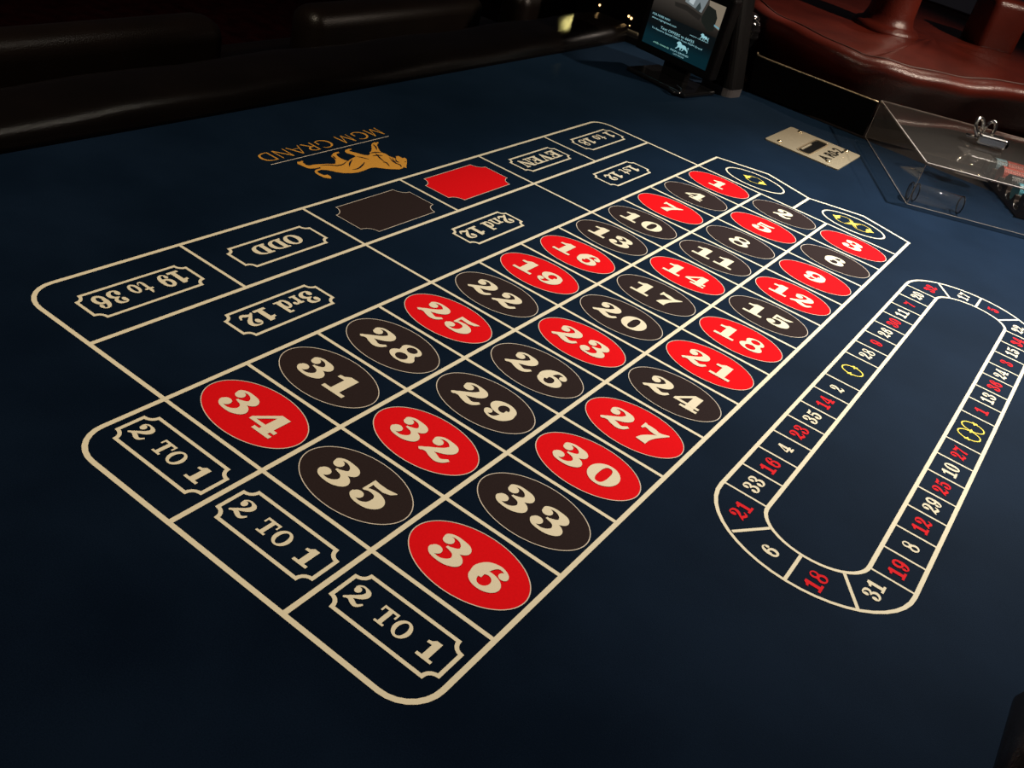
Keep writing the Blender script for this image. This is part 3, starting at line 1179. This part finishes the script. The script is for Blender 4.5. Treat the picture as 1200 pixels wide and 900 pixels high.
# clear lock block with a chrome padlock and chain links on the lid
lk = thing('padlock', 'chrome padlock with looped shackle lying on the acrylic tray cover', 'padlock', tloc(0.186, 0.262, TH + 0.0045), tang)
link('lock_body', box((0.012, -0.02, 0.012), (0.062, 0.034, 0.022), 0, 0.005, 3), M_CHROME, lk, smooth=False)
link('key_plug', lathe([(0.009, -0.004), (0.009, 0.004)], (0.046, -0.02, 0.012), 18, 'X'), M_HOLE, lk)
sh = [(-0.014, -0.02, 0.012), (-0.024, -0.02, 0.022), (-0.030, -0.014, 0.036), (-0.024, -0.004, 0.046), (-0.012, 0.002, 0.042), (-0.006, 0.004, 0.028), (-0.012, 0.006, 0.014)]
link('shackle', tube(catmull(sh, 6), 0.0042, 12), M_CHROME, lk, smooth=True)
pts = [(-0.036, -0.016, 0.006), (-0.022, -0.026, 0.008), (0.0, -0.020, 0.010), (0.016, -0.006, 0.014), (0.022, 0.0, 0.028), (0.018, 0.004, 0.040), (0.010, 0.006, 0.040), (0.004, 0.006, 0.028), (0.002, 0.006, 0.006)]
link('hasp_loop', tube(catmull([(x_ + 0.004, y_ + 0.016, z_) for x_, y_, z_ in pts], 6), 0.0040, 12), M_CHROME, lk, smooth=True)

hx, hy = 0.1700, 0.2007
link('lock_housing', box((hx, hy, 0.058), (0.075, 0.055, 0.044), 0, 0.002), M_ACRB, tray, label='clear acrylic block under the lid')
for sx_, sy_ in ((0.1076, 0.1282), (0.1247, 0.1008), (0.0841, 0.0373), (0.1199, 0.0395)):  # shiny discs added in place of glints on the clear block
    link('glint_disc', lathe([(0.0034, 0.0), (0.0026, 0.0016), (0.0, 0.0020)], n=12), M_SCREW, tray, (sx_, sy_, 0.0806), smooth=True)

# chip rack and chips inside the tray
M_RACK = principled('dark_tray_wood', (0.045, 0.030, 0.022), 0.4, noise=0.3, scale=18)
rack = thing('chip_rack', 'dark chip rack with rounded channels under the acrylic cover', 'chip rack', tloc(0.415, 0.235, 0.001), tang)
bm = bmesh.new()
NCH, CW = 5, 0.052
prof = []
for k in range(NCH):
    for j in range(9):
        t = math.pi * j / 8
        prof.append((-NCH * CW / 2 + CW * (k + .5) - 0.0225 * math.cos(t), 0.030 - 0.0225 * math.sin(t)))
x0 = -NCH * CW / 2
L0, L1 = -0.15, 0.15
pp = [(x0, 0), (x0, 0.030)] + prof + [(-x0, 0.030), (-x0, 0)]
ra = [bm.verts.new((L0, y_, z_)) for y_, z_ in pp]
rb = [bm.verts.new((L1, y_, z_)) for y_, z_ in pp]
for i in range(len(pp) - 1):
    bm.faces.new((ra[i], ra[i + 1], rb[i + 1], rb[i]))
bm.faces.new((ra[-1], ra[0], rb[0], rb[-1]))
bm.faces.new(ra)
bm.faces.new(rb[::-1])
link('rack_body', mesh_of(bm), M_RACK, rack)
chip_cols = {'coral': (0.62, 0.12, 0.085), 'pale blue': (0.34, 0.55, 0.66), 'teal': (0.10, 0.34, 0.42), 'black': (0.012, 0.013, 0.016), 'white': (0.62, 0.60, 0.55)}
chip_m = {k: principled(k.replace(' ', '_') + '_chip', c, 0.4) for k, c in chip_cols.items()}
chip_bm = bmesh.new()
lathe_into(chip_bm, [(0.0, -0.0016), (0.0185, -0.0016), (0.0195, -0.001), (0.0195, 0.001), (0.0185, 0.0016), (0.0, 0.0016)], n=20, axis='X')
bmesh.ops.remove_doubles(chip_bm, verts=chip_bm.verts, dist=1e-6)
chip_base = mesh_of(chip_bm)
edge_bm = bmesh.new()
for k in range(6):
    a = 2 * math.pi * k / 6
    box_into(edge_bm, (0, 0.0188 * math.cos(a), 0.0188 * math.sin(a)), (0.0034, 0.0018, 0.0018))
edge_me = mesh_of(edge_bm)
edge_me.materials.append(chip_m['white'])
ctx = {}


def chip_row(colour, ch, xs, lab, group):
    me = ctx.get(colour)
    if me is None:
        me = chip_base.copy()
        me.materials.append(chip_m[colour])
        ctx[colour] = me
    for x in xs:
        y = -NCH * CW / 2 + CW * (ch + .5)
        e = thing('casino_chip', lab, 'chip', tloc(0.415 + x, 0.235 + y, 0.001 + 0.0285), tang, group)
        b = link('chip_body', me, None, e)
        k = link('edge_spots', edge_me, None, e)


chip_row('pale blue', 4, [-0.140 + 0.0036 * i for i in range(7)], 'pale blue casino chip standing in the rear channel of the rack', 'pale blue chips in the rack')
chip_row('coral', 4, [-0.113 + 0.0036 * i for i in range(16)], 'coral casino chip standing in the rear channel of the rack', 'coral chips in the rack')
chip_row('coral', 3, [-0.140 + 0.0036 * i for i in range(20)], 'coral casino chip standing in the second channel from the back', 'coral chips in the second channel')
chip_row('black', 2, [-0.140 + 0.0036 * i for i in range(16)], 'black casino chip standing in the middle channel of the rack', 'black chips in the rack')
chip_row('teal', 1, [-0.140 + 0.0036 * i for i in range(6)], 'teal casino chip standing in front of the black chips', 'teal chips in the rack')
chip_row('white', 1, [-0.1184 + 0.0036 * i for i in range(9)], 'white casino chip standing beside the teal chips', 'white chips in the rack')
chip_row('black', 0, [-0.140 + 0.0036 * i for i in range(10)], 'black casino chip standing in the front channel of the rack', 'black chips in the front channel')

# ================================================================== WHEEL GUARD AND COVER
guard = thing('wheel_guard', 'dark smoked guard panel with a pale top edge behind the felt', 'guard panel', (0, 0, TZ))
gpts = catmull([(-0.190, 0.675), (-0.181, 0.655), (-0.160, 0.648), (-0.059, 0.648), (0.027, 0.651), (0.128, 0.654)], 5)
bm = bmesh.new()
va, vb, vc, vd = [], [], [], []
for x, y in gpts:
    va.append(bm.verts.new((x, y, 0.0)))
    vb.append(bm.verts.new((x, y, 0.080)))
    vc.append(bm.verts.new((x, y + 0.005, 0.080)))
    vd.append(bm.verts.new((x, y + 0.005, 0.0)))
for i in range(len(gpts) - 1):
    for p_, q_ in ((va, vb), (vb, vc), (vc, vd), (vd, va)):
        bm.faces.new((p_[i], p_[i + 1], q_[i + 1], q_[i]))
bm.faces.new((va[0], vb[0], vc[0], vd[0]))
bm.faces.new((va[-1], vb[-1], vc[-1], vd[-1]))
link('guard_panel', mesh_of(bm), M_GUARD, guard)
link('top_edge', tube([(x, y + 0.0025, 0.0815) for x, y in gpts], 0.0022, 8), M_BRASS, guard, smooth=True)

cover = thing('wheel_cover', 'reddish brown leather cover with padded rim lying over the wheel end', 'leather cover', (0.06, 1.30, TZ))
rim_pts = [(.023, .696), (-.152, .753), (-.317, .898), (-.46, 1.14), (-.50, 1.45), (-.38, 1.80), (-.08, 2.02), (.30, 2.02), (.58, 1.80), (.64, 1.50), (.53, 1.22), (.363, 1.045), (.246, .885), (.137, .745)]
rim = [(x - 0.06, y - 1.30) for x, y in catmull([(*p, ) for p in rim_pts], 8, closed=True)]
NR = len(rim)
cx0, cy0 = 0.0, 0.06
# profile: factor towards the centre (0 = rim line), height
cprof = [(-0.10, 0.0), (-0.06, 0.02), (-0.03, 0.06), (0.0, 0.095), (0.022, 0.120), (0.026, 0.138), (0.016, 0.151), (0.0, 0.157), (-0.02, 0.155), (-0.036, 0.147), (-0.044, 0.141), (-0.055, 0.141), (-0.09, 0.139)]
bm = bmesh.new()
rings = []
for off, z in cprof:
    ring = []
    for i, (x, y) in enumerate(rim):
        a, b = Vector(rim[i - 1]), Vector(rim[(i + 1) % NR])
        t = (b - a).normalized()
        nn = Vector((t.y, -t.x))
        if nn.dot(Vector((x - cx0, y - cy0))) < 0:
            nn = -nn
        wob = 0.0035 * math.sin(i * 0.31) + 0.0015 * math.sin(i * 0.83 + 1)
        zz = z + (wob if z > 0.09 else wob * z / 0.09)
        o_ = off
        if -0.06 < off < -0.03:
            o_ = off + 0.007 * math.sin(i * 0.37) + 0.003 * math.sin(i * 0.9)
        ring.append(bm.verts.new((x + nn.x * o_, y + nn.y * o_, zz)))
    rings.append(ring)
last = [v_.co.copy() for v_ in rings[-1]]
for f_ in (0.8, 0.6, 0.4, 0.2):
    rings.append([bm.verts.new((cx0 + (q_.x - cx0) * f_, cy0 + (q_.y - cy0) * f_, q_.z * f_ + 0.146 * (1 - f_) + 0.002 * math.sin(k_ * 0.5 + f_ * 9))) for k_, q_ in enumerate(last)])
for r0, r1 in zip(rings, rings[1:]):
    for k in range(NR):
        bm.faces.new((r0[k], r0[(k + 1) % NR], r1[(k + 1) % NR], r1[k]))
cv = bm.verts.new((cx0, cy0, 0.146))
for k in range(NR):
    bm.faces.new((rings[-1][k], rings[-1][(k + 1) % NR], cv))
me = mesh_of(bm)
cs = link('cover_skin', me, M_COVER, cover, smooth=True)
sub = cs.modifiers.new('subdiv', 'SUBSURF')
sub.levels = 1
sub.render_levels = 1
pip = []
for i, (x, y) in enumerate(rim):
    a, b = Vector(rim[i - 1]), Vector(rim[(i + 1) % NR])
    t = (b - a).normalized()
    nn = Vector((t.y, -t.x))
    if nn.dot(Vector((x - cx0, y - cy0))) < 0:
        nn = -nn
    wob = 0.0035 * math.sin(i * 0.31) + 0.0015 * math.sin(i * 0.83 + 1)
    pip.append((x - nn.x * 0.024, y - nn.y * 0.024, 0.154 + wob))
link('seam_piping', tube(pip, 0.0022, 6, True), M_STITCH, cover, smooth=True)
# covered turret post with its base ring, and the square covered block
link('turret_post', lathe([(0.095, 0.136), (0.094, 0.148), (0.086, 0.157), (0.078, 0.159), (0.070, 0.166), (0.064, 0.185), (0.060, 0.26), (0.062, 0.34), (0.05, 0.37), (0.0, 0.38)], (-0.115, -0.055, 0), 36), M_COVER, cover, smooth=True,
     label='leather covered upright post')
bm = bmesh.new()
box_into(bm, (0.105, 0.285, 0.205), (0.125, 0.125, 0.15), math.radians(38), 0.022, 4)
link('corner_block', mesh_of(bm), M_COVER, cover, smooth=True, label='leather covered square block')

# ================================================================== DISPLAY SIGN
BL, BR = Vector((-0.3924, 0.4514)), Vector((-0.2060, 0.4166))
d = (BR - BL)
sw = d.length
sang = math.atan2(d.y, d.x)
shh = 0.1395
sc = (BL + BR) / 2
sign = thing('display_screen', 'small black tabletop screen showing a hotel offer on the felt', 'screen', (sc.x, sc.y, TZ), sang)
z0 = 0.060
bez = 0.017
hw, hb, ht_ = sw / 2 + bez, z0 - 0.020, z0 + shh + 0.02
bm = bmesh.new()
box_into(bm, (0, 0.018, (hb + ht_) / 2), (2 * hw, 0.032, ht_ - hb), 0, 0.006, 3)
link('housing', mesh_of(bm), M_PLAST, sign)
fr = Flat()
fr.rect(-hw + .003, hb + .003, hw - .003, ht_ - .003)


def upright(me, y=0.0):
    for v_ in me.vertices:
        v_.co = (v_.co.x, y, v_.co.y)
    return me


M_SCR = emit_mat('screen_black', (0.006, 0.010, 0.012), 0.5)
scm = link('screen_panel', box((0, 0.0015, z0 + shh / 2), (sw, 0.002, shh)), M_SCR, sign, label='lit screen with a photo and lines of text')


def st(s_, t_):
    return (-sw / 2 + s_ * sw, z0 + t_ * shh)


def scr_poly(name, pts, col, k, lvl=1, lab=None):
    g_ = Flat()
    g_.poly([st(*p) for p in pts])
    me_ = upright(g_.mesh(), 0.0004 - 0.0002 * lvl)
    return link(name, me_, emit_mat(name, col, k), scm, label=lab)


def grad_mat(name, c0, c1, z_a, z_b, xc=None, xr=0.1, k=1.0):
    """backlit panel whose light falls off as the picture it shows does"""
    m, nt, b = new_mat(name)
    b.inputs['Base Color'].default_value = (0, 0, 0, 1)
    b.inputs['Roughness'].default_value = 0.3
    tc = nt.nodes.new('ShaderNodeTexCoord')
    sp_ = nt.nodes.new('ShaderNodeSeparateXYZ')
    mr = nt.nodes.new('ShaderNodeMapRange')
    mr.inputs[1].default_value = z_a
    mr.inputs[2].default_value = z_b
    r = nt.nodes.new('ShaderNodeValToRGB')
    r.color_ramp.elements[0].color = (*c0, 1)
    r.color_ramp.elements[1].color = (*c1, 1)
    nt.links.new(tc.outputs['Object'], sp_.inputs[0])
    nt.links.new(sp_.outputs['Z'], mr.inputs[0])
    nt.links.new(mr.outputs[0], r.inputs[0])
    nt.links.new(r.outputs[0], b.inputs['Emission Color'])
    b.inputs['Emission Strength'].default_value = k
    return m


g = Flat()
g.poly([st(0.0, 0.0), st(1, 0.0), st(1, 0.33), st(0, 0.33)])
link('teal_glow', upright(g.mesh(), 0.0003), grad_mat('teal_glow', (0.0018, 0.016, 0.023), (0.002, 0.005, 0.007), z0 + 0.02, z0 + 0.33 * shh), scm)
g = Flat()
g.poly([st(0, .52), st(1, .52), st(1, 1), st(0, 1)])
link('photo_floor', upright(g.mesh(), 0.0003), grad_mat('photo_floor', (0.008, 0.007, 0.006), (0.045, 0.038, 0.032), z0 + .52 * shh, z0 + .85 * shh), scm)
scr_poly('photo_wall', [(.80, .80), (.90, .68), (1, .64), (1, 1), (.76, 1)], (0.20, 0.165, 0.12), 1.0, 1)
scr_poly('photo_wall', [(.0, .82), (.26, .82), (.30, 1), (0, 1)], (0.15, 0.14, 0.12), 1.0, 1)
scr_poly('photo_window', [(.44, .84), (.70, .78), (.74, 1), (.42, 1)], (0.17, 0.20, 0.21), 1.0, 1)
scr_poly('photo_window', [(.49, .86), (.56, .84), (.58, .98), (.50, .98)], (0.42, 0.48, 0.50), 1.0, 2)
scr_poly('photo_chair', [(.72, .72), (.76, .93), (.88, .90), (.93, .80), (.93, .60), (.86, .56), (.74, .66)], (0.010, 0.012, 0.010), 1.0, 2)
scr_poly('photo_desk', [(.30, .78), (.48, .80), (.72, .74), (.70, .66), (.50, .72), (.32, .72)], (0.016, 0.014, 0.012), 1.0, 2)
scr_poly('photo_chair', [(.60, .80), (.64, .92), (.68, .84), (.66, .78)], (0.03, 0.04, 0.04), 1.0, 3)
scr_poly('photo_tag', [(.92, .70), (1.0, .68), (1.0, .655), (.92, .675)], (0.14, 0.30, 0.36), 1.0, 3)
M_TXT = emit_mat('screen_text', (0.28, 0.55, 0.60), 1.0)
M_TXT2 = emit_mat('screen_text_green', (0.25, 0.55, 0.45), 1.0)
for nm, txt, a, b, hh, mt in (('headline_text', 'FOR MORE INFO', (.042, .484), (.314, .484), .036, M_TXT), ('web_address', 'www.mgmgrand.com', (.046, .430), (.427, .430), .032, M_TXT),
                              ('offer_text', 'Text OFFERS to 66435', (.213, .330), (.732, .330), .044, M_TXT), ('offer_text', 'To Receive Special Offers From MGM Grand', (.088, .278), (.87, .278), .030, M_TXT),
                              ('screen_brand_text', 'MGM GRAND', (.444, .082), (.718, .082), .030, M_TXT), ('screen_brand_text', 'LAS VEGAS', (.50, .038), (.66, .038), .024, M_TXT),
                              ('rewards_text', 'mlife rewards', (.173, .080), (.417, .080), .034, M_TXT2), ('small_brand_text', 'MGM GRAND', (.649, .408), (.92, .408), .018, M_TXT)):
    p0, p1 = st(*a), st(*b)
    me_ = font_mesh(txt, hh * shh * 0.9, p1[0] - p0[0])
    for v_ in me_.vertices:
        v_.co = (v_.co.x + (p0[0] + p1[0]) / 2, -0.0006, v_.co.y + p0[1])
    link(nm, me_, mt, scm)


def screen_lion(cs_, ct_, w_):
    g_ = Flat()
    xs = [p[1] for p in lion_shape]
    ys = [p[0] for p in lion_shape]
    k = w_ * sw / (max(xs) - min(xs))
    x0_, y0_ = st(cs_, ct_)
    g_.poly([(x0_ - p[1] * k, y0_ + (p[0]) * k) for p in lion_shape])
    link('screen_lion', upright(g_.mesh(), -0.0006), M_TXT, scm)


screen_lion(.60, .17, .19)
screen_lion(.855, .452, .13)
link('neck', box((0.005, 0.028, 0.028), (0.070, 0.022, 0.040), 0, 0.004), M_PLAST, sign)
link('base_plate', box((0.012, 0.006, 0.0055), (0.175, 0.125, 0.010), 0, 0.004, 3), M_GLOSSBLK, sign)
cab = [(0.055, -0.060, 0.008), (0.075, -0.068, 0.007), (0.085, -0.060, 0.008), (0.080, -0.045, 0.012), (0.06, -0.04, 0.014)]
link('cable_plug', tube(catmull(cab, 5), 0.004, 8), M_GLOSSBLK, sign, smooth=True)

# tall rounded case beside the screen
case = thing('display_case', 'tall rounded black display case beside the small screen', 'display', (-0.202, 0.545, TZ), sang)
bm = bmesh.new()
lv = []
for z_, lean in ((0.020, 0.0), (0.34, -0.082)):
    r_ = rounded([(-.046, -.038), (.046, -.038), (.046, .038), (-.046, .038)], [.026] * 4, closed=True, k=6)
    lv.append([bm.verts.new((x_ * (1 - 0.5 * abs(lean)) + lean, y_, z_)) for x_, y_ in r_])
n_ = len(lv[0])
for i in range(n_):
    bm.faces.new((lv[0][i], lv[0][(i + 1) % n_], lv[1][(i + 1) % n_], lv[1][i]))
bm.faces.new(lv[0][::-1])
bm.faces.new(lv[1])
link('case_body', mesh_of(bm), M_PLAST, case)
bm = bmesh.new()
lv = []
for z_ in (0.0, 0.020):
    r_ = rounded([(-.045, -.037), (.045, -.037), (.045, .037), (-.045, .037)], [.026] * 4, closed=True, k=6)
    lv.append([bm.verts.new((x_, y_, z_)) for x_, y_ in r_])
for i in range(n_):
    bm.faces.new((lv[0][i], lv[0][(i + 1) % n_], lv[1][(i + 1) % n_], lv[1][i]))
bm.faces.new(lv[0][::-1])
bm.faces.new(lv[1])
M_GREYB = principled('grey_base_band', (0.10, 0.095, 0.10), 0.5)
link('base_band', mesh_of(bm), M_GREYB, case, label='grey band around the foot')

# ribbed glossy dome behind the case
dome = thing('ribbed_dome', 'small glossy black ribbed dome on a stem beside the display case', 'dome', (-0.250, 0.705, TZ))
prof = [(0.0, 0.158), (0.016, 0.156), (0.024, 0.150), (0.0265, 0.146), (0.026, 0.143), (0.031, 0.138), (0.033, 0.134), (0.032, 0.130), (0.036, 0.124), (0.0365, 0.119), (0.034, 0.115), (0.037, 0.108), (0.036, 0.102), (0.032, 0.098), (0.030, 0.085), (0.020, 0.070), (0.014, 0.060)]
link('dome_shell', lathe(prof[::-1], n=32), M_GLOSSBLK, dome, smooth=True)
link('stem', lathe([(0.030, 0.0), (0.030, 0.006), (0.012, 0.014), (0.012, 0.062)], n=20), M_GLOSSBLK, dome, smooth=True)
link('brass_foot', lathe([(0.052, 0.0), (0.052, 0.006), (0.034, 0.012), (0.0, 0.012)], n=28), M_BRASS, dome, smooth=True)

# black box at the far corner, its glints built as small glowing dots
cabx = thing('equipment_box', 'black equipment box with tiny warm glints at the far table corner', 'equipment box', (-0.545, 0.80, TZ))
link('box_body', box((-0.065, 0.0, 0.10), (0.25, 0.16, 0.24), 0, 0.008), M_PLAST, cabx)
M_GLINT = emit_mat('warm_glint', (1.0, 0.62, 0.25), 3.0)
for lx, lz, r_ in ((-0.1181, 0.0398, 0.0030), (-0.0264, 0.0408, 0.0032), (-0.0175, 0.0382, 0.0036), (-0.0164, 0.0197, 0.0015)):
    link('glint_dot', lathe([(r_, -0.0012), (r_ * .8, 0.0012), (0.0, 0.002)], n=12, axis='Y'), M_GLINT, cabx, (lx, -0.0805, lz))

# ================================================================== CHAIRS
def make_chair(loc, rot, label):
    t_ = thing('casino_chair', label, 'chair', loc, rot, 'leather chairs along the far side of the table')
    link('seat', box((0, 0, 0.52), (0.56, 0.46, 0.11), 0, 0.035, 4), M_CHAIR, t_, smooth=True)
    link('backrest', box((0, -0.25, 0.685), (0.60, 0.09, 0.285), 0, 0.035, 4), M_CHAIR, t_, smooth=True)
    for sx in (-1, 1):
        for sy in (-1, 1):
            link('leg', lathe([(0.020, 0.0), (0.020, 0.01), (0.017, 0.02), (0.024, 0.47)], (sx * 0.22, sy * 0.17, 0), 12), M_WOOD, t_, smooth=True)
    return t_


# backs face away from the table; the rail side of each chair is towards +x
ch = make_chair((-1.10, -0.715, 0), H, 'brown leather chair behind the rail, leftmost at the far side')
E2 = [((-1.10, 0.112, 0), 'brown leather chair behind the rail, middle one of the far side'), ((-1.10, 0.88, 0), 'brown leather chair behind the rail, nearest the screen')]
for loc, lab in E2:
    copy_tree(ch, loc, H, lab)
